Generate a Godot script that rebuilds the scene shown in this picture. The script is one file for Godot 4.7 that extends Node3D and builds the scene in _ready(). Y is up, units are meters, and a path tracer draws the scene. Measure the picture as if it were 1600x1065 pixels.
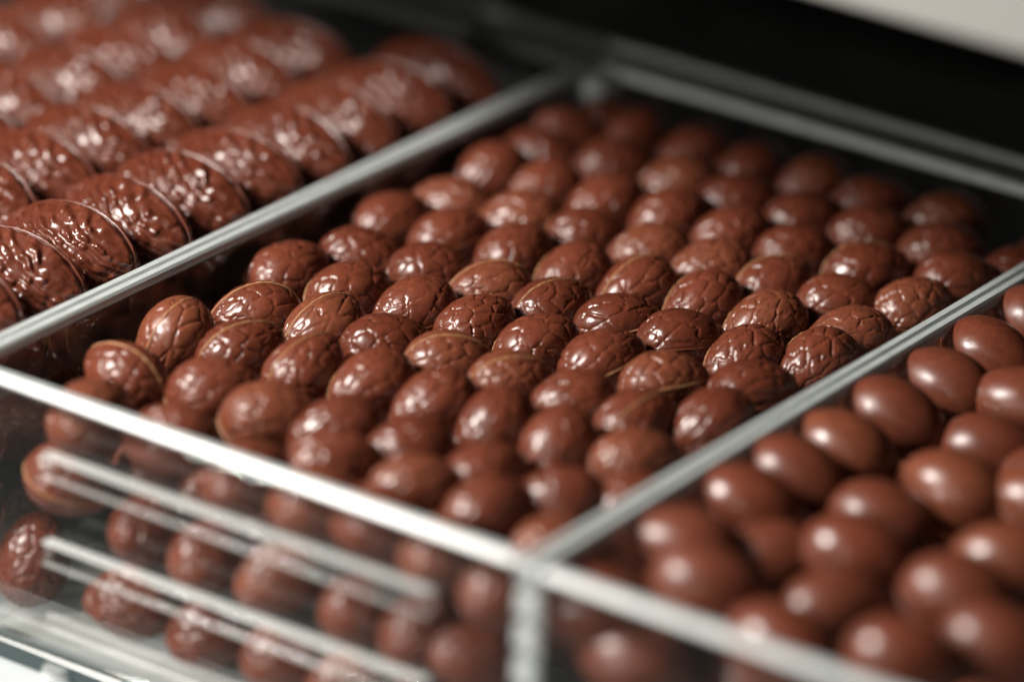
extends Node3D
# Chocolate eggs and feather-moulded chocolates heaped in clear acrylic trays on a display counter. Units are metres.

# eggs as [x, y, z in metres, yaw, pitch, roll of the seam in degrees], one list for each file that runs from the front wall to the back
const CENTRE_FILES = [
	[[-0.2843,0.1030,-0.0694,3,-19,5],[-0.2935,0.1030,-0.1166,77,47,10],[-0.3005,0.1030,-0.2156,69,19,-58],[-0.2846,0.1030,-0.2552,23,1,90],[-0.3013,0.1030,-0.3017,69,18,71],[-0.2902,0.1030,-0.3403,21,-5,86],[-0.3013,0.1030,-0.3885,66,23,-71],[-0.2920,0.1030,-0.4247,22,-11,-75],[-0.3003,0.1030,-0.4592,29,-1,90],[-0.3000,0.0970,-0.5000,53,0,62]],
	[[-0.2682,0.1046,-0.0235,85,12,66],[-0.2432,0.1030,-0.0836,42,10,-65],[-0.2591,0.1030,-0.1251,61,22,5],[-0.2809,0.1030,-0.1649,50,6,-5],[-0.2465,0.1030,-0.1738,71,13,-2],[-0.2626,0.1030,-0.2158,64,14,-50],[-0.2467,0.1030,-0.2626,43,0,75],[-0.2660,0.1030,-0.3052,61,14,76],[-0.2527,0.1030,-0.3471,39,9,90],[-0.2648,0.1030,-0.3857,74,20,83],[-0.2562,0.1030,-0.4400,42,1,-78],[-0.2700,0.1030,-0.4778,82,44,88]],
	[[-0.2207,0.1063,-0.0235,27,5,69],[-0.2047,0.1030,-0.0772,41,5,-60],[-0.2234,0.1030,-0.1279,77,35,-2],[-0.2111,0.1030,-0.1767,51,6,-62],[-0.2264,0.1030,-0.2208,64,15,91],[-0.2112,0.1030,-0.2637,49,1,-8],[-0.2295,0.1030,-0.3108,75,16,-83],[-0.2149,0.1030,-0.3533,51,2,-50],[-0.2306,0.1030,-0.3952,74,16,-86],[-0.2182,0.1030,-0.4404,44,11,92],[-0.2346,0.1030,-0.4805,64,13,-80]],
	[[-0.1759,0.1013,-0.0235,65,13,75],[-0.1700,0.1030,-0.0843,52,7,94],[-0.1887,0.1030,-0.1357,72,16,-58],[-0.1759,0.1030,-0.1806,44,1,8],[-0.1909,0.1030,-0.2227,74,20,-75],[-0.1758,0.1030,-0.2655,67,16,0],[-0.1917,0.1030,-0.3073,71,13,-52],[-0.1781,0.1030,-0.3558,48,2,86],[-0.1956,0.1030,-0.4011,73,19,-92],[-0.1804,0.1030,-0.4423,44,6,-72],[-0.1992,0.1030,-0.4823,76,22,-75],[-0.1638,0.1030,-0.4851,69,19,85]],
	[[-0.1344,0.1011,-0.0230,43,-1,86],[-0.1503,0.1030,-0.0547,43,9,-90],[-0.1321,0.1030,-0.0876,52,7,-75],[-0.1532,0.1030,-0.1364,63,22,-87],[-0.1404,0.1030,-0.1818,53,3,14],[-0.1555,0.1030,-0.2245,63,22,-55],[-0.1409,0.1030,-0.2718,43,12,78],[-0.1564,0.1030,-0.3115,70,19,-6],[-0.1427,0.1030,-0.3584,52,7,-79],[-0.1579,0.1030,-0.3997,65,23,-79],[-0.1419,0.1030,-0.4440,50,8,76],[-0.1273,0.1030,-0.4854,42,12,-86]],
	[[-0.0989,0.1020,-0.0230,32,-4,65],[-0.1059,0.1030,-0.0578,47,10,87],[-0.0894,0.1030,-0.0892,73,12,78],[-0.1176,0.1030,-0.1358,78,35,79],[-0.1049,0.1030,-0.1822,51,8,-75],[-0.0848,0.1030,-0.2292,47,8,70],[-0.1203,0.1030,-0.2295,68,15,72],[-0.1055,0.1030,-0.2752,52,0,74],[-0.1215,0.1030,-0.3177,73,22,-46],[-0.0853,0.1030,-0.3187,63,17,-50],[-0.1073,0.1030,-0.3619,64,16,-22],[-0.1213,0.1030,-0.4041,46,6,-95],[-0.1064,0.1030,-0.4514,44,9,-72],[-0.0860,0.1030,-0.4907,47,2,86]],
	[[-0.0637,0.0991,-0.0244,71,10,75],[-0.0672,0.1030,-0.0597,71,19,84],[-0.0489,0.1030,-0.0918,38,1,79],[-0.0811,0.1030,-0.1339,86,38,71],[-0.0448,0.1030,-0.1468,51,4,83],[-0.0694,0.1030,-0.1819,76,20,20],[-0.0468,0.1030,-0.2476,50,6,86],[-0.0700,0.1030,-0.2765,74,12,-62],[-0.0449,0.1030,-0.3333,47,2,-71],[-0.0707,0.1030,-0.3645,38,0,84],[-0.0810,0.1030,-0.4066,50,11,-30],[-0.0662,0.1030,-0.4543,39,11,88]],
	[[-0.0289,0.0905,-0.0230,51,1,69],[-0.0300,0.0970,-0.0600,81,0,64],[-0.0245,0.0990,-0.1160,80,0,77],[-0.0413,0.1030,-0.2037,69,21,-79],[-0.0407,0.1030,-0.2964,73,15,-48],[-0.0400,0.1030,-0.3828,64,19,-76],[-0.0408,0.1030,-0.4275,52,1,83],[-0.0245,0.0990,-0.4640,63,0,62],[-0.0245,0.0990,-0.5000,50,0,70]]]
const CENTRE_SEAM_SHOWS = [[1,1,1,0,0,0,0,0,0,0],[0,1,1,1,1,1,0,0,0,0,0,0],[0,1,1,1,0,1,0,1,0,0,0],[0,0,1,1,1,1,1,0,0,0,0,0],[0,0,0,0,1,1,1,1,0,0,0,0],[0,0,0,0,0,1,1,0,1,1,1,0,0,0],[0,0,0,0,0,1,0,1,0,1,1,0],[0,0,0,0,1,0,0,0,0]]
const FRONT_MIDDLE = [[-0.2782,0.0686,-0.0235,40,-15,-75],[-0.2338,0.0561,-0.0235,97,-9,-35],[-0.1959,0.0550,-0.0235,92,5,-56],[-0.1543,0.0579,-0.0235,63,15,-22],[-0.1079,0.0552,-0.0235,83,-16,41],[-0.0739,0.0567,-0.0235,88,13,31],[-0.0444,0.0521,-0.0235,58,-17,3]]
const FRONT_BOTTOM = [[-0.3017,0.0195,-0.0235,95,70,-40],[-0.2408,0.0172,-0.0235,41,0,80],[-0.1923,0.0155,-0.0235,50,4,80],[-0.1494,0.0169,-0.0235,38,-3,80],[-0.1120,0.0155,-0.0235,55,0,80],[-0.0720,0.0155,-0.0235,55,0,80],[-0.0320,0.0155,-0.0235,55,0,80]]
const UNDER_CENTRE = [[-0.2984,0.0646,-0.0620,81,0,80],[-0.2605,0.0658,-0.0620,87,0,80],[-0.2234,0.0636,-0.0620,77,0,80],[-0.1871,0.0650,-0.0620,83,0,80],[-0.1486,0.0638,-0.0620,64,0,80],[-0.1117,0.0621,-0.0620,87,0,80],[-0.0739,0.0636,-0.0620,72,0,80],[-0.0361,0.0635,-0.0620,86,0,80],[-0.2802,0.0635,-0.0985,52,0,80],[-0.2430,0.0660,-0.0985,53,0,80],[-0.2056,0.0653,-0.0985,91,0,80],[-0.1693,0.0624,-0.0985,94,0,80],[-0.1318,0.0627,-0.0985,74,0,80],[-0.0936,0.0650,-0.0985,55,0,80],[-0.0552,0.0629,-0.0985,83,0,80],[-0.2999,0.0639,-0.1350,47,0,80],[-0.2619,0.0632,-0.1350,81,0,80],[-0.2241,0.0622,-0.1350,94,0,80],[-0.1857,0.0657,-0.1350,57,0,80],[-0.1492,0.0629,-0.1350,51,0,80],[-0.1124,0.0640,-0.1350,51,0,80],[-0.0746,0.0654,-0.1350,69,0,80],[-0.0371,0.0647,-0.1350,58,0,80],[-0.2809,0.0631,-0.1715,71,0,80],[-0.2432,0.0641,-0.1715,65,0,80],[-0.2054,0.0655,-0.1715,54,0,80],[-0.1692,0.0625,-0.1715,94,0,80],[-0.1301,0.0629,-0.1715,93,0,80],[-0.0941,0.0640,-0.1715,70,0,80],[-0.0552,0.0622,-0.1715,61,0,80],[-0.2988,0.0623,-0.2080,57,0,80],[-0.2616,0.0655,-0.2080,83,0,80],[-0.2233,0.0650,-0.2080,80,0,80],[-0.1858,0.0647,-0.2080,82,0,80],[-0.1494,0.0627,-0.2080,83,0,80],[-0.1122,0.0657,-0.2080,75,0,80],[-0.0743,0.0657,-0.2080,53,0,80],[-0.0365,0.0624,-0.2080,93,0,80],[-0.2808,0.0652,-0.2445,59,0,80],[-0.2429,0.0648,-0.2445,77,0,80],[-0.2051,0.0637,-0.2445,66,0,80],[-0.1681,0.0653,-0.2445,62,0,80],[-0.1307,0.0628,-0.2445,72,0,80],[-0.0930,0.0623,-0.2445,81,0,80],[-0.0570,0.0658,-0.2445,68,0,80],[-0.2992,0.0649,-0.2810,71,0,80],[-0.2610,0.0623,-0.2810,73,0,80],[-0.2239,0.0657,-0.2810,47,0,80],[-0.1866,0.0645,-0.2810,72,0,80],[-0.1499,0.0644,-0.2810,56,0,80],[-0.1121,0.0655,-0.2810,55,0,80],[-0.0741,0.0650,-0.2810,80,0,80],[-0.0364,0.0652,-0.2810,68,0,80],[-0.2808,0.0653,-0.3175,79,0,80],[-0.2432,0.0636,-0.3175,73,0,80],[-0.2062,0.0650,-0.3175,64,0,80],[-0.1686,0.0650,-0.3175,70,0,80],[-0.1313,0.0653,-0.3175,64,0,80],[-0.0928,0.0651,-0.3175,67,0,80],[-0.0556,0.0621,-0.3175,65,0,80],[-0.2983,0.0643,-0.3540,73,0,80],[-0.2612,0.0647,-0.3540,74,0,80],[-0.2242,0.0627,-0.3540,60,0,80],[-0.1869,0.0637,-0.3540,94,0,80],[-0.1493,0.0638,-0.3540,64,0,80],[-0.1113,0.0658,-0.3540,89,0,80],[-0.0742,0.0631,-0.3540,89,0,80],[-0.0365,0.0647,-0.3540,49,0,80],[-0.2803,0.0633,-0.3905,70,0,80],[-0.2441,0.0637,-0.3905,86,0,80],[-0.2053,0.0639,-0.3905,83,0,80],[-0.1686,0.0635,-0.3905,72,0,80],[-0.1316,0.0633,-0.3905,80,0,80],[-0.0930,0.0622,-0.3905,81,0,80],[-0.0554,0.0638,-0.3905,48,0,80],[-0.2986,0.0630,-0.4270,77,0,80],[-0.2617,0.0645,-0.4270,58,0,80],[-0.2240,0.0641,-0.4270,76,0,80],[-0.1871,0.0658,-0.4270,60,0,80],[-0.1494,0.0630,-0.4270,49,0,80],[-0.1117,0.0651,-0.4270,80,0,80],[-0.0746,0.0625,-0.4270,61,0,80],[-0.0360,0.0640,-0.4270,91,0,80],[-0.2807,0.0645,-0.4635,83,0,80],[-0.2430,0.0634,-0.4635,58,0,80],[-0.2061,0.0640,-0.4635,52,0,80],[-0.1686,0.0646,-0.4635,52,0,80],[-0.1317,0.0627,-0.4635,59,0,80],[-0.0926,0.0621,-0.4635,54,0,80],[-0.0567,0.0639,-0.4635,46,0,80]]
const RIGHT_FILES = [
	[[0.0253,0.1085,-0.0806,23,-5,82],[0.0253,0.1085,-0.1340,15,-10,88],[0.0253,0.1085,-0.1735,9,-11,68],[0.0253,0.1085,-0.2130,5,-13,-70],[0.0262,0.1085,-0.2584,8,-13,-66],[0.0253,0.1085,-0.3050,2,-11,88],[0.0253,0.1085,-0.3488,-1,-13,-75],[0.0253,0.1085,-0.3979,3,-17,-85],[0.0270,0.0990,-0.5000,-9,0,80]],
	[[0.0551,0.1085,-0.0548,19,-5,-80],[0.0521,0.0990,-0.1087,41,3,65],[0.0888,0.1085,-0.1238,20,-4,86],[0.0703,0.0990,-0.1770,13,-9,-76],[0.0891,0.1085,-0.2089,8,-16,-87],[0.0713,0.0990,-0.2735,23,-8,-83],[0.0642,0.1085,-0.3115,13,-3,78],[0.0870,0.0990,-0.3440,-15,0,80],[0.0630,0.0990,-0.3800,-1,0,80],[0.0750,0.0990,-0.4280,0,0,80],[0.0510,0.0990,-0.4640,-9,0,80],[0.0750,0.0990,-0.5000,-3,0,80]],
	[[0.0990,0.0990,-0.0440,-6,0,80],[0.1014,0.0990,-0.0871,46,2,-67],[0.1258,0.1085,-0.2221,12,-6,-86],[0.1110,0.0990,-0.2600,0,0,80],[0.1110,0.0990,-0.3080,-1,0,80],[0.1350,0.0990,-0.3680,-7,0,80],[0.1110,0.0990,-0.4040,-8,0,80],[0.1350,0.0990,-0.4400,-2,0,80],[0.0990,0.0990,-0.4640,0,0,80],[0.1230,0.0990,-0.5000,-6,0,80]],
	[[0.1571,0.1085,-0.0514,21,-5,72],[0.1439,0.1085,-0.1189,19,-3,-65],[0.1452,0.1085,-0.1610,21,-8,-69],[0.1590,0.0990,-0.2000,-10,0,80],[0.1470,0.0990,-0.2840,-11,0,80],[0.1590,0.0990,-0.3320,4,0,80],[0.1590,0.0990,-0.4040,-1,0,80],[0.1590,0.0990,-0.4760,2,0,80]],
	[[0.1816,0.1085,-0.0874,12,-8,80]]]
const UNDER_RIGHT = [[0.0376,0.0792,-0.0245,15,0,80],[0.0179,0.0976,-0.0245,15,0,80],[0.0270,0.0600,-0.0660,-5,0,80],[0.0690,0.0600,-0.0660,-5,0,80],[0.1110,0.0600,-0.0660,-5,0,80],[0.1530,0.0600,-0.0660,-5,0,80],[0.1950,0.0600,-0.0660,-5,0,80],[0.0470,0.0600,-0.1060,-5,0,80],[0.0890,0.0600,-0.1060,-5,0,80],[0.1310,0.0600,-0.1060,-5,0,80],[0.1730,0.0600,-0.1060,-5,0,80],[0.0270,0.0600,-0.1460,-5,0,80],[0.0690,0.0600,-0.1460,-5,0,80],[0.1110,0.0600,-0.1460,-5,0,80],[0.1530,0.0600,-0.1460,-5,0,80],[0.1950,0.0600,-0.1460,-5,0,80],[0.0470,0.0600,-0.1860,-5,0,80],[0.0890,0.0600,-0.1860,-5,0,80],[0.1310,0.0600,-0.1860,-5,0,80],[0.1730,0.0600,-0.1860,-5,0,80],[0.0270,0.0600,-0.2260,-5,0,80],[0.0690,0.0600,-0.2260,-5,0,80],[0.1110,0.0600,-0.2260,-5,0,80],[0.1530,0.0600,-0.2260,-5,0,80],[0.1950,0.0600,-0.2260,-5,0,80],[0.0470,0.0600,-0.2660,-5,0,80],[0.0890,0.0600,-0.2660,-5,0,80],[0.1310,0.0600,-0.2660,-5,0,80],[0.1730,0.0600,-0.2660,-5,0,80],[0.0270,0.0600,-0.3060,-5,0,80],[0.0690,0.0600,-0.3060,-5,0,80],[0.1110,0.0600,-0.3060,-5,0,80],[0.1530,0.0600,-0.3060,-5,0,80],[0.1950,0.0600,-0.3060,-5,0,80],[0.0470,0.0600,-0.3460,-5,0,80],[0.0890,0.0600,-0.3460,-5,0,80],[0.1310,0.0600,-0.3460,-5,0,80],[0.1730,0.0600,-0.3460,-5,0,80],[0.0270,0.0600,-0.3860,-5,0,80],[0.0690,0.0600,-0.3860,-5,0,80],[0.1110,0.0600,-0.3860,-5,0,80],[0.1530,0.0600,-0.3860,-5,0,80],[0.1950,0.0600,-0.3860,-5,0,80],[0.0470,0.0600,-0.4260,-5,0,80],[0.0890,0.0600,-0.4260,-5,0,80],[0.1310,0.0600,-0.4260,-5,0,80],[0.1730,0.0600,-0.4260,-5,0,80],[0.0270,0.0600,-0.4660,-5,0,80],[0.0690,0.0600,-0.4660,-5,0,80],[0.1110,0.0600,-0.4660,-5,0,80],[0.1530,0.0600,-0.4660,-5,0,80],[0.1950,0.0600,-0.4660,-5,0,80]]

const ORD = ["first", "second", "third", "fourth", "fifth", "sixth", "seventh", "eighth", "ninth", "tenth", "eleventh", "twelfth", "thirteenth", "fourteenth", "fifteenth", "sixteenth", "seventeenth", "eighteenth"]
var used := {}
var M := {}


func _ready() -> void:
	camera_and_light()
	materials()
	setting()
	trays()
	centre_eggs()
	right_eggs()
	moulded_pieces()
	small_things()


# ---------------------------------------------------------------- camera, light, exposure
func camera_and_light() -> void:
	var cam := Camera3D.new()
	cam.name = "camera"
	add_child(cam)
	cam.transform = Transform3D(Basis(Vector3(0.815215, 0.042728, -0.577580), Vector3(-0.265736, 0.913698, -0.307474), Vector3(0.514596, 0.404141, 0.756215)), Vector3(1.097490, 1.098608, 1.638483))
	var lens := CameraAttributesPhysical.new()
	lens.frustum_focal_length = 179.3
	lens.frustum_near = 0.05
	lens.frustum_far = 60.0
	lens.frustum_focus_distance = 2.464
	lens.exposure_aperture = 1.75
	cam.attributes = lens
	cam.current = true
	var e := Environment.new()
	e.background_mode = Environment.BG_COLOR
	e.background_color = Color(0.001, 0.001, 0.0015)
	e.tonemap_mode = Environment.TONE_MAPPER_LINEAR
	e.tonemap_exposure = 1.0
	e.sdfgi_enabled = true
	e.ssao_enabled = true
	e.ssil_enabled = true
	var we := WorldEnvironment.new()
	we.name = "environment"
	we.environment = e
	add_child(we)
	lamp("key_lamp", Vector3(-0.98, 1.14, 0.80), Vector3(-0.16, 0.08, -0.22), Vector2(0.26, 0.26), 6.5, Color(1.0, 0.97, 0.94))
	lamp("front_lamp", Vector3(-0.46, 0.28, 1.32), Vector3(-0.16, 0.08, -0.22), Vector2(0.14, 0.14), 1.1, Color(1.0, 0.97, 0.95))
	lamp("second_lamp", Vector3(0.25, 0.75, 1.55), Vector3(-0.1, 0.08, -0.22), Vector2(0.10, 0.10), 0.36, Color(1.0, 0.96, 0.92))
	lamp("added_fill_light", Vector3(-0.2, 1.75, 1.5), Vector3(-0.16, 0.05, -0.1), Vector2(1.2, 0.5), 0.16, Color(0.93, 0.97, 1.0))  # broad soft fill added overhead in front, not a real window


func lamp(called: String, at: Vector3, towards: Vector3, size: Vector2, energy: float, tint: Color) -> void:
	var l := AreaLight3D.new()
	l.name = called
	l.area_size = size
	l.light_energy = energy
	l.light_color = tint
	l.area_range = 8.0
	l.area_attenuation = 2.0
	l.shadow_enabled = true
	add_child(l)
	l.look_at_from_position(at, towards)


# ---------------------------------------------------------------- materials
func lin(r: float, g: float, b: float, a := 1.0) -> Color:
	var c := Color(r, g, b).linear_to_srgb()
	c.a = a
	return c


func noise_texture(freq: float, seed_: int, size: int, low: float, high: float, octaves := 4) -> ImageTexture:
	var n := FastNoiseLite.new()
	n.seed = seed_
	n.frequency = freq
	n.fractal_octaves = octaves
	var im := n.get_seamless_image(size, size)
	im.convert(Image.FORMAT_RGB8)
	for y in size:
		for x in size:
			var v := lerpf(low, high, im.get_pixel(x, y).r)
			im.set_pixel(x, y, Color(v, v, v))
	return ImageTexture.create_from_image(im)


func plain(called: String, c: Color, rough: float, spec := 0.5) -> StandardMaterial3D:
	var m := StandardMaterial3D.new()
	m.resource_name = called
	m.albedo_color = c
	m.roughness = rough
	m.metallic_specular = spec
	M[called] = m
	return m


func clear(called: String, c: Color, rough: float) -> StandardMaterial3D:
	var m := plain(called, c, rough)
	m.transparency = BaseMaterial3D.TRANSPARENCY_ALPHA
	return m


func materials() -> void:
	var gloss := noise_texture(0.02, 3, 256, 0.72, 1.0)
	var grain := noise_texture(0.06, 9, 256, 0.0, 1.0)
	var mottle := noise_texture(0.012, 21, 256, 0.80, 1.0)
	var tones := [["milk_chocolate", 0.150, 0.0385, 0.0195, 0.34], ["dark_milk_chocolate", 0.125, 0.0310, 0.0158, 0.31], ["pale_milk_chocolate", 0.175, 0.0500, 0.0245, 0.37], ["moulded_chocolate", 0.120, 0.0300, 0.0155, 0.29], ["smooth_chocolate", 0.148, 0.0385, 0.0195, 0.42]]
	for t in tones:
		var m := plain(t[0], lin(t[1], t[2], t[3]), t[4])
		m.roughness_texture = gloss
		m.albedo_texture = mottle
		m.heightmap_enabled = true
		m.heightmap_texture = grain
		m.heightmap_scale = 0.006
		m.uv1_triplanar = true
		m.uv1_scale = Vector3(70, 70, 70)
	var s := plain("seam_chocolate", lin(0.42, 0.215, 0.095), 0.55)
	s.albedo_texture = mottle
	s.uv1_triplanar = true
	s.uv1_scale = Vector3(90, 90, 90)
	clear("acrylic", Color(0.95, 1.0, 0.99, 0.004), 0.01)
	var refraction_streaks := noise_texture(0.05, 33, 256, 0.62, 1.0, 3)  # lengthwise bands painted into the colour for light refracted in the edges
	for axis in [["acrylic_edge_x", Vector3(5, 330, 330)], ["acrylic_edge_y", Vector3(330, 5, 330)], ["acrylic_edge_z", Vector3(330, 330, 5)]]:
		var m := clear(axis[0], Color(0.92, 0.955, 0.95, 0.62 if axis[0] == "acrylic_edge_y" else 0.82), 0.24)
		m.albedo_texture = refraction_streaks
		m.uv1_triplanar = true
		m.uv1_scale = axis[1]
	clear("acrylic_rail", Color(0.86, 0.885, 0.875, 0.22), 0.25).metallic_specular = 0.13
	clear("acrylic_lip", Color(0.86, 0.885, 0.87, 0.07), 0.25).metallic_specular = 0.13
	clear("acrylic_floor", Color(0.80, 0.83, 0.79, 0.16), 0.2)
	clear("bumper", Color(0.92, 0.94, 0.93, 0.22), 0.05)
	plain("teal_edge", lin(0.018, 0.034, 0.035), 0.25)
	plain("counter", lin(0.40, 0.435, 0.45), 0.5)
	plain("shelf_white", lin(0.235, 0.235, 0.222), 0.6)
	plain("dark_board", lin(0.006, 0.006, 0.006), 0.8)
	plain("black_card", lin(0.012, 0.011, 0.012), 0.45)


# ---------------------------------------------------------------- mesh helpers
func numbered(called: String) -> String:
	var n: int = used.get(called, -1) + 1
	used[called] = n
	return called if n == 0 else "%s_%03d" % [called, n]


func put(called: String, mesh: Mesh, m: Material, parent: Node = self, at := Vector3.ZERO) -> MeshInstance3D:
	var o := MeshInstance3D.new()
	o.name = numbered(called) if parent == self else called
	o.mesh = mesh
	o.material_override = m
	o.position = at
	parent.add_child(o, true)
	return o


func tag(o: Node, label: String, category: String, group := "", kind := "") -> Node:
	if label:
		o.set_meta("label", label)
	if category:
		o.set_meta("category", category)
	if group:
		o.set_meta("group", group)
	if kind:
		o.set_meta("kind", kind)
	return o


func thing(called: String, label: String, category: String, at := Vector3.ZERO, group := "") -> Node3D:
	var o := Node3D.new()
	o.name = numbered(called)
	o.position = at
	add_child(o)
	tag(o, label, category, group)
	return o


# a box from lo to hi whose edges are chamfered by c
func chamfer_box(lo: Vector3, hi: Vector3, c: float) -> ArrayMesh:
	var st := SurfaceTool.new()
	st.begin(Mesh.PRIMITIVE_TRIANGLES)
	st.set_smooth_group(-1)
	var mid := (lo + hi) / 2.0
	var half := (hi - lo) / 2.0
	var pt := func(s: Vector3, axis: int) -> Vector3:
		var v := Vector3(half.x - c, half.y - c, half.z - c)
		v[axis] += c
		return mid + v * s
	var faces := []
	for axis in 3:
		var a := (axis + 1) % 3
		var b := (axis + 2) % 3
		for sg in [-1.0, 1.0]:
			var q := []
			for k in [[-1, -1], [1, -1], [1, 1], [-1, 1]]:
				var s := Vector3.ZERO
				s[axis] = sg
				s[a] = k[0]
				s[b] = k[1]
				q.append(pt.call(s, axis))
			faces.append(q)
		for sa in [-1.0, 1.0]:
			for sb in [-1.0, 1.0]:
				var s0 := Vector3.ZERO
				s0[a] = sa
				s0[b] = sb
				var s1 := s0
				s0[axis] = -1.0
				s1[axis] = 1.0
				faces.append([pt.call(s0, a), pt.call(s1, a), pt.call(s1, b), pt.call(s0, b)])
	for sx in [-1.0, 1.0]:
		for sy in [-1.0, 1.0]:
			for sz in [-1.0, 1.0]:
				var s := Vector3(sx, sy, sz)
				faces.append([pt.call(s, 0), pt.call(s, 1), pt.call(s, 2)])
	for q in faces:
		var ctr := Vector3.ZERO
		for p in q:
			ctr += p
		ctr /= q.size()
		var n: Vector3 = (q[1] - q[0]).cross(q[2] - q[0])
		if n.dot(ctr - mid) > 0.0:
			q.reverse()
		for k in range(1, q.size() - 1):
			for p in [q[0], q[k], q[k + 1]]:
				st.add_vertex(p)
	st.generate_normals()
	return st.commit()


# a smooth sheet of nu x nv points; wrap_v joins the last column to the first, wrap_u the last row to the first
func sheet(pts: PackedVector3Array, nu: int, nv: int, wrap_u: bool, wrap_v: bool, flip := false) -> ArrayMesh:
	var nor := PackedVector3Array()
	nor.resize(nu * nv)
	for i in nu:
		var i0 := (i - 1 + nu) % nu if wrap_u else maxi(i - 1, 0)
		var i1 := (i + 1) % nu if wrap_u else mini(i + 1, nu - 1)
		for j in nv:
			var j0 := (j - 1 + nv) % nv if wrap_v else maxi(j - 1, 0)
			var j1 := (j + 1) % nv if wrap_v else mini(j + 1, nv - 1)
			var n := (pts[i1 * nv + j] - pts[i0 * nv + j]).cross(pts[i * nv + j1] - pts[i * nv + j0])
			nor[i * nv + j] = (-n if flip else n).normalized()
	if not wrap_u:
		for i in [0, nu - 1]:
			var sum := Vector3.ZERO
			var near := 1 if i == 0 else nu - 2
			for j in nv:
				sum += nor[near * nv + j]
			if (pts[i * nv] - pts[i * nv + nv / 2]).length() < 1e-7:
				for j in nv:
					nor[i * nv + j] = sum.normalized()
	var idx := PackedInt32Array()
	for i in (nu if wrap_u else nu - 1):
		var i1 := (i + 1) % nu
		for j in (nv if wrap_v else nv - 1):
			var j1 := (j + 1) % nv
			var a := i * nv + j
			var b := i1 * nv + j
			var c := i1 * nv + j1
			var d := i * nv + j1
			if flip:
				idx.append_array([a, b, c, a, c, d])
			else:
				idx.append_array([a, c, b, a, d, c])
	var arr := []
	arr.resize(Mesh.ARRAY_MAX)
	arr[Mesh.ARRAY_VERTEX] = pts
	arr[Mesh.ARRAY_NORMAL] = nor
	arr[Mesh.ARRAY_INDEX] = idx
	var mesh := ArrayMesh.new()
	mesh.add_surface_from_arrays(Mesh.PRIMITIVE_TRIANGLES, arr)
	return mesh


# ---------------------------------------------------------------- eggs
const EGG_A = 0.0231
const EGG_B = 0.0175


func egg_radius(ux: float, point: float) -> float:
	return EGG_B * (1.0 - point * ux - 0.06 * ux * ux)


func egg_mesh(seed_: int, cells: int, stretch: float, depth: float, point: float, nu := 144, nv := 200) -> ArrayMesh:
	var rng := RandomNumberGenerator.new()
	rng.seed = seed_
	var seeds := PackedVector3Array()
	var gap := 1.55 * sqrt(4.0 / maxf(cells, 1))
	var tries := 0
	while seeds.size() < cells and tries < 6000:
		tries += 1
		var v := Vector3(rng.randfn(), rng.randfn(), rng.randfn()).normalized()
		var q := Vector3(v.x * (stretch if v.z < 0.2 else 1.0), v.y, v.z)
		var ok := true
		for s in seeds:
			if s.distance_squared_to(q) < gap * gap * 0.5:
				ok = false
				break
		if ok:
			seeds.append(q)
	var wob := FastNoiseLite.new()
	wob.seed = seed_
	wob.frequency = 1.3
	var pts := PackedVector3Array()
	for i in nu:
		var th := PI * i / (nu - 1)
		for j in nv:
			var ph := TAU * j / nv
			var u := Vector3(cos(th), sin(th) * cos(ph), sin(th) * sin(ph))
			var h := 0.0
			if seeds.size() > 2:
				var q := Vector3(u.x * (stretch if u.z < 0.2 else 1.0), u.y, u.z)
				var w := wob.get_noise_3d(u.x * 1.6, u.y * 1.6, u.z * 1.6) * 0.16
				q += Vector3(w, -w, w * 0.7)
				var d1 := 99.0
				var d2 := 99.0
				var k1 := 0
				var k2 := 0
				for k in seeds.size():
					var d := seeds[k].distance_squared_to(q)
					if d < d1:
						d2 = d1
						k2 = k1
						d1 = d
						k1 = k
					elif d < d2:
						d2 = d
						k2 = k
				var e := (d2 - d1) / (2.0 * maxf(0.05, seeds[k1].distance_to(seeds[k2])))
				var fade := smoothstep(0.03, 0.12, absf(u.z)) * smoothstep(0.02, 0.25, sin(th))
				var strength := clampf(0.72 + 1.4 * wob.get_noise_3d(u.x * 0.9 + 7.0, u.y * 0.9, u.z * 0.9), 0.25, 1.1)
				h = depth * fade * (strength * (-exp(-e * e / 0.0011)) + 0.35 * (1.0 - exp(-e * e / 0.02)))
			h += 0.00028 * wob.get_noise_3d(u.x * 1.1, u.y * 1.1 + 3.0, u.z * 1.1)
			var r := egg_radius(u.x, point) + h
			pts.append(Vector3(u.x * (EGG_A + h), u.y * r, u.z * r))
	return sheet(pts, nu, nv, false, true)


func seam_mesh(seed_: int, point: float, proud: float, wide: float) -> ArrayMesh:
	var n := 120
	var wob := FastNoiseLite.new()
	wob.seed = seed_
	wob.frequency = 0.35
	var pts := PackedVector3Array()
	for i in n:
		var th := TAU * i / n
		var r := egg_radius(cos(th), point)
		var p := Vector3(cos(th) * EGG_A, sin(th) * r, 0)
		var out := Vector3(cos(th) / EGG_A, sin(th) / r, 0).normalized()
		var j := wob.get_noise_1d(minf(i, n - i) * 1.0)
		var up := proud * (1.0 + 1.1 * j)
		var w := wide * (1.0 + 0.5 * j)
		var z := 0.00016 * wob.get_noise_1d(i * 0.5 + 90.0) * sin(PI * i / n)
		for k in [[-0.0006, -w], [up * 0.55, -w * 0.7], [up, 0.0], [up * 0.55, w * 0.7], [-0.0006, w]]:
			pts.append(p + out * k[0] + Vector3(0, 0, z + k[1]))
	return sheet(pts, n, 5, true, true, true)


var egg_shapes: Array = []
var seam_shapes: Array = []
var smooth_shapes: Array = []
var pointed_seams: Array = []


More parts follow.
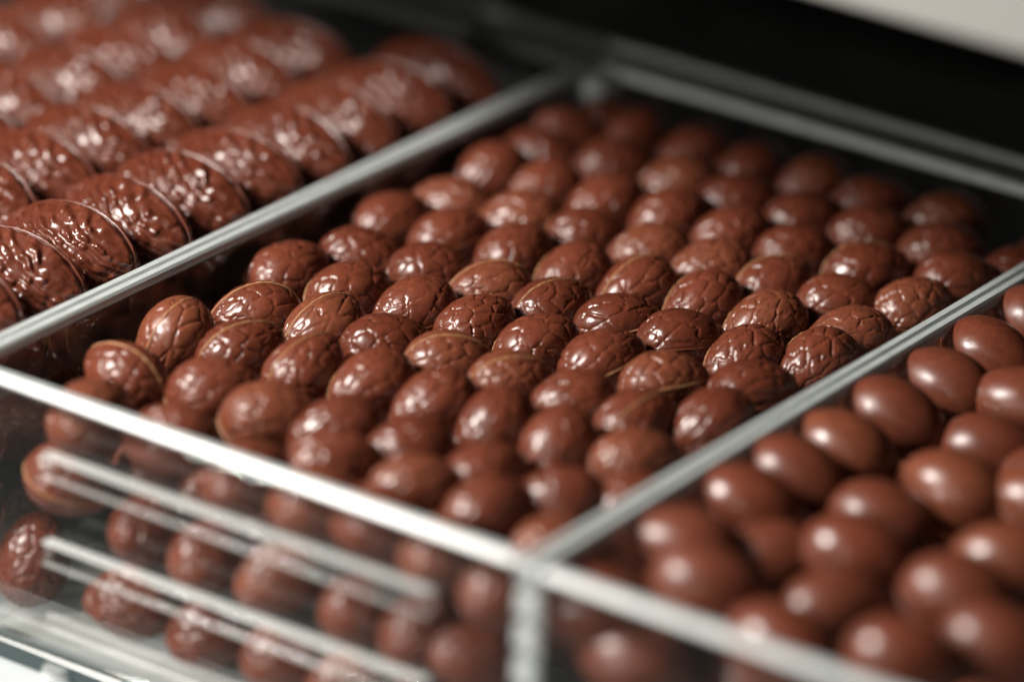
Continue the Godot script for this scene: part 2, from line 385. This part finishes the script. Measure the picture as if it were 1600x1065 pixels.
func egg(called: String, e: Array, k: int, smooth: bool, label: String, group: String, pale_seam := false) -> void:
	var tone: String = ["smooth_chocolate", "milk_chocolate", "smooth_chocolate", "pale_milk_chocolate", "smooth_chocolate"][k % 5] if smooth else ["milk_chocolate", "dark_milk_chocolate", "milk_chocolate", "pale_milk_chocolate"][k % 4]
	var shape: Mesh = smooth_shapes[k % smooth_shapes.size()] if smooth else egg_shapes[k % egg_shapes.size()]
	var root := thing(called, label, "chocolate egg", Vector3(e[0], e[1], e[2]), group)
	var b := Basis(Vector3.UP, deg_to_rad(e[3])) * Basis(Vector3.BACK, deg_to_rad(e[4])) * Basis(Vector3.RIGHT, deg_to_rad(e[5]))
	if (k * 7) % 5 < 2:
		b = b * Basis(Vector3.UP, PI)
	var size := 1.07 if smooth else 0.975 + 0.05 * fmod(k * 0.618, 1.0)
	root.basis = b.scaled_local(Vector3(size * (1.08 if smooth else 1.0), size, size))
	put("shell", shape, M[tone], root)
	put("seam", pointed_seams[0] if smooth else seam_shapes[k % seam_shapes.size()], M["seam_chocolate"] if pale_seam else M["pale_milk_chocolate"], root)


func make_egg_shapes() -> void:
	for v in [[11, 62, 1.0, 0.00072], [23, 46, 0.55, 0.00066], [37, 72, 1.0, 0.00074], [41, 50, 0.6, 0.00060], [59, 56, 0.8, 0.00070], [67, 66, 0.9, 0.00068], [83, 52, 0.7, 0.00068]]:
		egg_shapes.append(egg_mesh(v[0], v[1], v[2], v[3], 0.12))
	for s in [5, 6, 7]:
		seam_shapes.append(seam_mesh(s, 0.12, 0.00042, 0.00055))
	smooth_shapes.append(egg_mesh(71, 0, 1.0, 0.0, 0.09, 56, 72))
	pointed_seams.append(seam_mesh(8, 0.09, 0.0006, 0.0006))


func centre_eggs() -> void:
	make_egg_shapes()
	var k := 0
	for i in CENTRE_FILES.size():
		for j in CENTRE_FILES[i].size():
			var seam: String = "with pale seam showing, " if CENTRE_SEAM_SHOWS[i][j] else "atop the middle tray, "
			egg("chocolate_egg", CENTRE_FILES[i][j], k * 3 + i, false, "chocolate egg %s%s file from left wall, %s from front" % [seam, ORD[i], ORD[j]], "top eggs of the middle tray", CENTRE_SEAM_SHOWS[i][j] == 1)
			k += 1
	for i in FRONT_MIDDLE.size():
		egg("chocolate_egg", FRONT_MIDDLE[i], k, false, "chocolate egg behind the front wall between the two rails, %s from the left" % ORD[i], "eggs seen through the front wall", i == 0)
		k += 1
	for i in FRONT_BOTTOM.size():
		egg("chocolate_egg", FRONT_BOTTOM[i], 1 if i == 0 else k, false, ("chocolate egg toned darker for shade, standing on end in the bottom front left corner" if i == 0 else "chocolate egg on the tray floor below the lower rail, %s from the left" % ORD[i]), "eggs seen through the front wall")  # the corner egg takes a darker tone to stand in for shade
		k += 1
	for e in UNDER_CENTRE:
		egg("chocolate_egg", e, k, false, "chocolate egg of the lower layer, glimpsed between top eggs of the middle tray", "lower eggs of the middle tray")
		k += 1


func right_eggs() -> void:
	var k := 0
	for i in RIGHT_FILES.size():
		for j in RIGHT_FILES[i].size():
			egg("smooth_egg", RIGHT_FILES[i][j], k, true, "smooth chocolate egg in right tray, %s file from its left wall, %s from front" % [ORD[i], ORD[j]], "top eggs of the right tray")
			k += 1
	for e in UNDER_RIGHT:
		egg("smooth_egg", e, k, true, "smooth chocolate egg of the lower layer under the right tray's top eggs", "lower eggs of the right tray")
		k += 1


# ---------------------------------------------------------------- feather-moulded pieces of the left tray
const PIECE_W = 0.0400
const PIECE_H = 0.0245


func piece_mesh(seed_: int) -> ArrayMesh:
	var nu := 110
	var nv := 132
	var rng := RandomNumberGenerator.new()
	rng.seed = seed_
	var wob := FastNoiseLite.new()
	wob.seed = seed_
	wob.frequency = 1.0
	var pts := PackedVector3Array()
	for i in nu:
		var th := PI * i / (nu - 1)
		for j in nv:
			var ph := TAU * j / nv
			var u := Vector3(sin(th) * cos(ph), sin(th) * sin(ph), cos(th))
			var full := pow(absf(sin(th)), 1.0)
			var p := Vector3(cos(ph) * full * PIECE_W, sin(ph) * full * PIECE_H, (u.z * 0.0235 if u.z > 0.0 else u.z * 0.009))
			if p.y < 0.0:
				p.y *= 1.18
			# feathers: leaf-shaped ridges in staggered rows above, slanting strokes below
			var x := p.x + 0.0022 * wob.get_noise_2d(p.x * 160.0, p.y * 160.0)
			var y := p.y + 0.0022 * wob.get_noise_2d(p.x * 160.0 + 40.0, p.y * 160.0)
			var h := 0.0
			if y > -0.0065:
				var a := p.x * 0.9 - p.y * 0.43
				var b := p.x * 0.43 + p.y * 0.9
				var bend := wob.get_noise_2d(a * 48.0, b * 60.0)
				var ridge := 0.5 + 0.5 * cos(TAU * (b / 0.0040 + 0.7 * bend))
				var broken := smoothstep(-0.22, 0.12, wob.get_noise_2d(a * 105.0 + 50.0, floorf(b / 0.0040 + 0.7 * bend + 0.5) * 37.0))
				h = 0.0020 * ridge * (0.25 + 0.75 * broken)
			else:
				var s := (x * 0.9 - y * 0.42) / 0.0042
				h = 0.0014 * (0.5 + 0.5 * cos(TAU * s)) * smoothstep(-0.0065, -0.0085, y)
			h *= smoothstep(0.05, 0.25, absf(u.z))
			h += 0.0008 * wob.get_noise_2d(p.x * 55.0 + 9.0, p.y * 55.0)
			# a rounded rib follows the joint on each side
			h += 0.0011 * exp(-pow((absf(u.z) - 0.17) / 0.075, 2.0)) * (0.85 + 0.2 * sin(ph * 24.0))
			pts.append(p + u * h)
	return sheet(pts, nu, nv, false, true)


func flange_mesh(seed_: int) -> ArrayMesh:
	var n := 132
	var wob := FastNoiseLite.new()
	wob.seed = seed_
	wob.frequency = 0.2
	var pts := PackedVector3Array()
	for i in n:
		var ph := TAU * i / n
		var y := sin(ph) * PIECE_H
		if y < 0.0:
			y *= 1.18
		var p := Vector3(cos(ph) * PIECE_W, y, 0)
		var out := Vector3(cos(ph) / PIECE_W, sin(ph) / PIECE_H, 0).normalized()
		var up := 0.0013 * (1.0 + 0.35 * wob.get_noise_1d(minf(i, n - i)))
		for k in [[-0.001, -0.0010], [up * 0.8, -0.0008], [up, 0.0], [up * 0.8, 0.0008], [-0.001, 0.0010]]:
			pts.append(p + out * k[0] + Vector3(0, 0, k[1]))
	return sheet(pts, n, 5, true, true, true)


func moulded_pieces() -> void:
	var shapes := [piece_mesh(3), piece_mesh(8), piece_mesh(15)]
	var rim := flange_mesh(4)
	var k := 0
	# rows from front to back: [x, first z, pitch, how many]
	var rows := [[-0.3742, -0.052, 0.0432, 10], [-0.4500, -0.157, 0.0428, 7], [-0.5135, -0.2155, 0.0430, 6], [-0.5740, -0.2825, 0.0415, 5]]
	for r in rows.size():
		for i in rows[r][3]:
			piece(shapes[k % 3], rim, Vector3(rows[r][0] + 0.0012 * sin(k * 2.3), 0.1195, rows[r][1] - i * rows[r][2]), k, "feather-ridged moulded chocolate, %s row from the egg tray, %s from the front" % [ORD[r], ORD[i]], "feather-moulded chocolates of the top layer")
			k += 1
	for lay in 2:
		for i in 11:
			piece(shapes[k % 3], rim, Vector3(-0.3742, [0.0625, 0.0275][lay], -0.040 - i * 0.0435), k, "shaded moulded chocolate in the %s layer under the black cards, %s from the front" % [["second", "third"][lay], ORD[i]], "feather-moulded chocolates of the lower layers")
			k += 1


func piece(shape: Mesh, rim: Mesh, at: Vector3, k: int, label: String, group: String) -> void:
	var root := thing("moulded_chocolate", label, "moulded chocolate", at, group)
	root.basis = Basis(Vector3.UP, deg_to_rad(4.0 * sin(k * 1.7))) * Basis(Vector3.RIGHT, deg_to_rad(-10.0 + 4.0 * sin(k * 2.9))) * Basis(Vector3.BACK, deg_to_rad(4.0 * sin(k * 4.1)))
	put("body", shape, M["moulded_chocolate"], root)
	put("flange", rim, M["dark_milk_chocolate"], root)


# ---------------------------------------------------------------- setting and trays
const RIM_Y = 0.125
const FOOT_Y = -0.0095
const FLOOR_Y = -0.0018


func setting() -> void:
	tag(put("counter", chamfer_box(Vector3(-2.2, -0.06, -0.16), Vector3(1.8, -0.0205, 0.05), 0.004), M["counter"]), "", "", "", "structure")
	tag(put("case_floor", chamfer_box(Vector3(-2.2, -0.06, -1.1), Vector3(1.8, -0.0210, -0.1602), 0.002), M["dark_board"]), "", "", "", "structure")
	tag(put("case_back", chamfer_box(Vector3(-2.2, -0.02, -1.14), Vector3(1.8, 0.75, -1.1), 0.002), M["dark_board"]), "", "", "", "structure")


func tray(called: String, label: String, x0: float, x1: float, z0: float, z1: float) -> Node3D:
	var t := thing(called, label, "acrylic tray", Vector3((x0 + x1) / 2.0, FOOT_Y, (z0 + z1) / 2.0), "clear acrylic trays on the counter")
	var o := -t.position
	var side := 0.0058
	var thick := 0.0100
	var top := RIM_Y - 0.006
	var wall := func(part: String, lo: Vector3, hi: Vector3, m: String, c := 0.00008) -> void:
		put(part, chamfer_box(lo + o, hi + o, c), M[m], t)
	for s in 2:
		var a := x0 if s == 0 else x1 - side
		var b := a + side
		wall.call("side_wall", Vector3(a, FOOT_Y, z1 + 0.0042), Vector3(b, top, z0 - 0.0076), "acrylic")
		wall.call("rim", Vector3(a, top + 0.0001, z1), Vector3(b, RIM_Y, z0), "acrylic_edge_z", 0.0012)
		put("end_edge", reflection_facet_edge(a, b, FOOT_Y, top, z0 - 0.0075, z0, o), M["acrylic_edge_y"], t)
		wall.call("end_edge", Vector3(a, FOOT_Y, z1), Vector3(b, top, z1 + 0.0041), "acrylic_edge_y", 0.0010)
	wall.call("front_wall", Vector3(x0 + side + 0.0001, FOOT_Y, z0 - thick), Vector3(x1 - side - 0.0001, top, z0 - 0.0005), "acrylic")
	wall.call("rim", Vector3(x0 + side + 0.0001, top + 0.0001, z0 - thick), Vector3(x1 - side - 0.0001, RIM_Y - 0.0002, z0), "acrylic_edge_x", 0.0026)
	wall.call("back_wall", Vector3(x0 + side + 0.0001, FOOT_Y, z1), Vector3(x1 - side - 0.0001, top, z1 + thick), "acrylic")
	wall.call("rim", Vector3(x0 + side + 0.0001, top + 0.0001, z1), Vector3(x1 - side - 0.0001, RIM_Y - 0.0002, z1 + thick), "acrylic_edge_x", 0.0012)
	wall.call("floor", Vector3(x0 + side + 0.0002, FOOT_Y + 0.0003, z1 + thick + 0.0002), Vector3(x1 - side - 0.0002, FLOOR_Y, z0 - thick - 0.0002), "acrylic_floor")
	return t


# the front end of a side wall: added facets slant up to the right to mimic internal reflections
func reflection_facet_edge(x0: float, x1: float, y0: float, y1: float, z0: float, z1: float, o: Vector3) -> ArrayMesh:
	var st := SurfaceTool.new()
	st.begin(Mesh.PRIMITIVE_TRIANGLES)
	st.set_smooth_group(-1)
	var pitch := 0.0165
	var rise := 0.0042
	var facet_steps := []
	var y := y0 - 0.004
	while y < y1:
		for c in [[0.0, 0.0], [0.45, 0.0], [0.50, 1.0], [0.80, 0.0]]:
			facet_steps.append([y + c[0] * pitch, c[1] * 0.0055])
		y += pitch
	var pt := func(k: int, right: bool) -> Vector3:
		var h: float = clampf(facet_steps[k][0] + (rise if right else 0.0), y0, y1)
		return Vector3(x1 if right else x0, h, z1 - facet_steps[k][1]) + o
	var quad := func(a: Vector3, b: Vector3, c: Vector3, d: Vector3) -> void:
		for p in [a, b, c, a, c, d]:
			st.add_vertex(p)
	for k in facet_steps.size() - 1:
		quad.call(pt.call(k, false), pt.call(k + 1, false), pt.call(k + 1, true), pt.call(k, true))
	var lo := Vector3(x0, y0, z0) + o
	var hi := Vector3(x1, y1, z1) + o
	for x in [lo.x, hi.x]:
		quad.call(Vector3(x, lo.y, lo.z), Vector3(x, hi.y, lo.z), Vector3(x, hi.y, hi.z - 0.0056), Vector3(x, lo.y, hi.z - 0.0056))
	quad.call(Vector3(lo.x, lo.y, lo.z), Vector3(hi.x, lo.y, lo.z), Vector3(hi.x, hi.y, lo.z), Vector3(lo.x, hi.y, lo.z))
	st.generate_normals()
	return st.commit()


func trays() -> void:
	var c := tray("acrylic_tray", "clear acrylic tray heaped with crackled chocolate eggs, two rails across its front wall", -0.3257, -0.0003, 0.005, -0.5266)
	var o := -c.position
	put("corner_post", chamfer_box(Vector3(-0.3195, 0.0, -0.5160) + o, Vector3(-0.3045, RIM_Y - 0.0010, -0.4940) + o, 0.004), M["acrylic_edge_y"], c)
	for y in [0.0912, 0.0470]:
		var rail := put("label_rail", chamfer_box(Vector3(-0.268, y - 0.0044, 0.0094), Vector3(-0.048, y + 0.0040, 0.0114), 0.00006), M["acrylic"], c, o)
		put("upper_edge", chamfer_box(Vector3(-0.268, y + 0.0041, 0.0051), Vector3(-0.048, y + 0.0064, 0.0122), 0.0010), M["acrylic_rail"], rail)
		put("lower_edge", chamfer_box(Vector3(-0.268, y - 0.0066, 0.0082), Vector3(-0.048, y - 0.0045, 0.0120), 0.0009), M["acrylic_lip"], rail)
		for x in [-0.268, -0.0498]:
			put("end_cap", chamfer_box(Vector3(x, y - 0.0044, 0.0052), Vector3(x + 0.0018, y + 0.0040, 0.0093), 0.0005), M["acrylic_lip"], rail)
	put("lower_lip", chamfer_box(Vector3(-0.268, 0.0045, 0.0052) + o, Vector3(-0.048, 0.0150, 0.0092) + o, 0.0012), M["acrylic_lip"], c)
	tray("acrylic_tray", "clear acrylic tray of feather-moulded chocolates standing in rows, left of the eggs", -0.6520, -0.3263, 0.005, -0.5215)
	tray("acrylic_tray", "clear acrylic tray of smooth pointed chocolate eggs, at the right", 0.0003, 0.3257, 0.0075, -0.5266)
	tray("acrylic_tray", "empty clear acrylic tray in the dark behind the egg tray", -0.95, 0.55, -0.5455, -0.95)


func small_things() -> void:
	# cards between the layers of moulded chocolates
	for y in [0.0900, 0.0390]:
		tag(put("black_card", chamfer_box(Vector3(-0.644, y - 0.0016, -0.508), Vector3(-0.3325, y, -0.008), 0.0004), M["black_card"]), "black card sheet carrying the %s layer of moulded chocolates" % ("top" if y > 0.06 else "second"), "card", "black cards between the layers")
	# glass plate under the trays and the shelf above
	var plate := thing("glass_plate", "thick glass plate with a dark teal front edge under the trays", "glass plate", Vector3(-0.15, -0.0204, 0.0))
	put("sheet", chamfer_box(Vector3(-0.8, 0.0, -0.99), Vector3(0.6, 0.0104, -0.0032), 0.0005), M["acrylic"], plate)
	put("front_edge", chamfer_box(Vector3(-0.8, 0.0, -0.0030), Vector3(0.6, 0.0104, 0.0052), 0.0008), M["teal_edge"], plate)
	var shelf := thing("upper_shelf", "pale upper shelf edge above the trays at the top right", "shelf", Vector3(0.0, 0.343, -0.163))
	put("front_panel", chamfer_box(Vector3(-1.6, 0.0, -0.03), Vector3(1.6, 0.10, 0.0), 0.002), M["shelf_white"], shelf)
	put("board", chamfer_box(Vector3(-1.6, 0.03, -0.95), Vector3(1.6, 0.05, -0.0305), 0.001), M["dark_board"], shelf)
	var foot := CylinderMesh.new()
	foot.top_radius = 0.0062
	foot.bottom_radius = 0.0070
	foot.height = 0.0046
	for a in [[-0.283, -0.046, "inside the front left corner of the egg tray"], [-0.262, 0.0075, "at the teal plate edge below the egg tray"], [-0.318, 0.0075, "at the teal plate edge, at the left picture border"]]:
		var y := -0.0115 if a[1] < 0.0 else -0.0150
		tag(put("bumper_foot", foot, M["bumper"], self, Vector3(a[0], y, a[1])), "clear round bumper foot " + a[2], "bumper foot", "clear bumper feet")
	crumbs()


# flakes of chocolate lying on the eggs
func crumbs() -> void:
	var rng := RandomNumberGenerator.new()
	rng.seed = 77
	var st := SurfaceTool.new()
	st.begin(Mesh.PRIMITIVE_TRIANGLES)
	st.set_smooth_group(-1)
	for n in 210:
		var file: Array = CENTRE_FILES[rng.randi() % CENTRE_FILES.size()]
		var e: Array = file[rng.randi() % file.size()]
		var axis := Basis(Vector3.UP, deg_to_rad(e[3])) * Basis(Vector3.BACK, deg_to_rad(e[4]))
		var dir := Vector3(rng.randf_range(-0.7, 0.7), 1.0, rng.randf_range(-0.5, 0.9)).normalized()
		var at := Vector3(e[0], e[1], e[2]) + axis * Vector3(dir.x * EGG_A, dir.y * EGG_B, dir.z * EGG_B) * 0.992
		if n >= 150:
			at = Vector3(rng.randf_range(-0.315, -0.2), FLOOR_Y + 0.0002, rng.randf_range(-0.075, -0.008))
		var size := rng.randf_range(0.00022, 0.00055) * (2.2 if n % 12 == 0 else 1.0)
		var p := []
		for k in 4:
			p.append(at + Vector3(rng.randf_range(-1, 1), rng.randf_range(-0.6, 0.6), rng.randf_range(-1, 1)) * size)
		for f in [[0, 1, 2], [0, 2, 3], [0, 3, 1], [1, 3, 2]]:
			for k in f:
				st.add_vertex(p[k])
	st.generate_normals()
	tag(put("chocolate_crumbs", st.commit(), M["seam_chocolate"]), "tiny pale chocolate crumbs scattered over the eggs and the tray floor", "crumbs", "", "stuff")
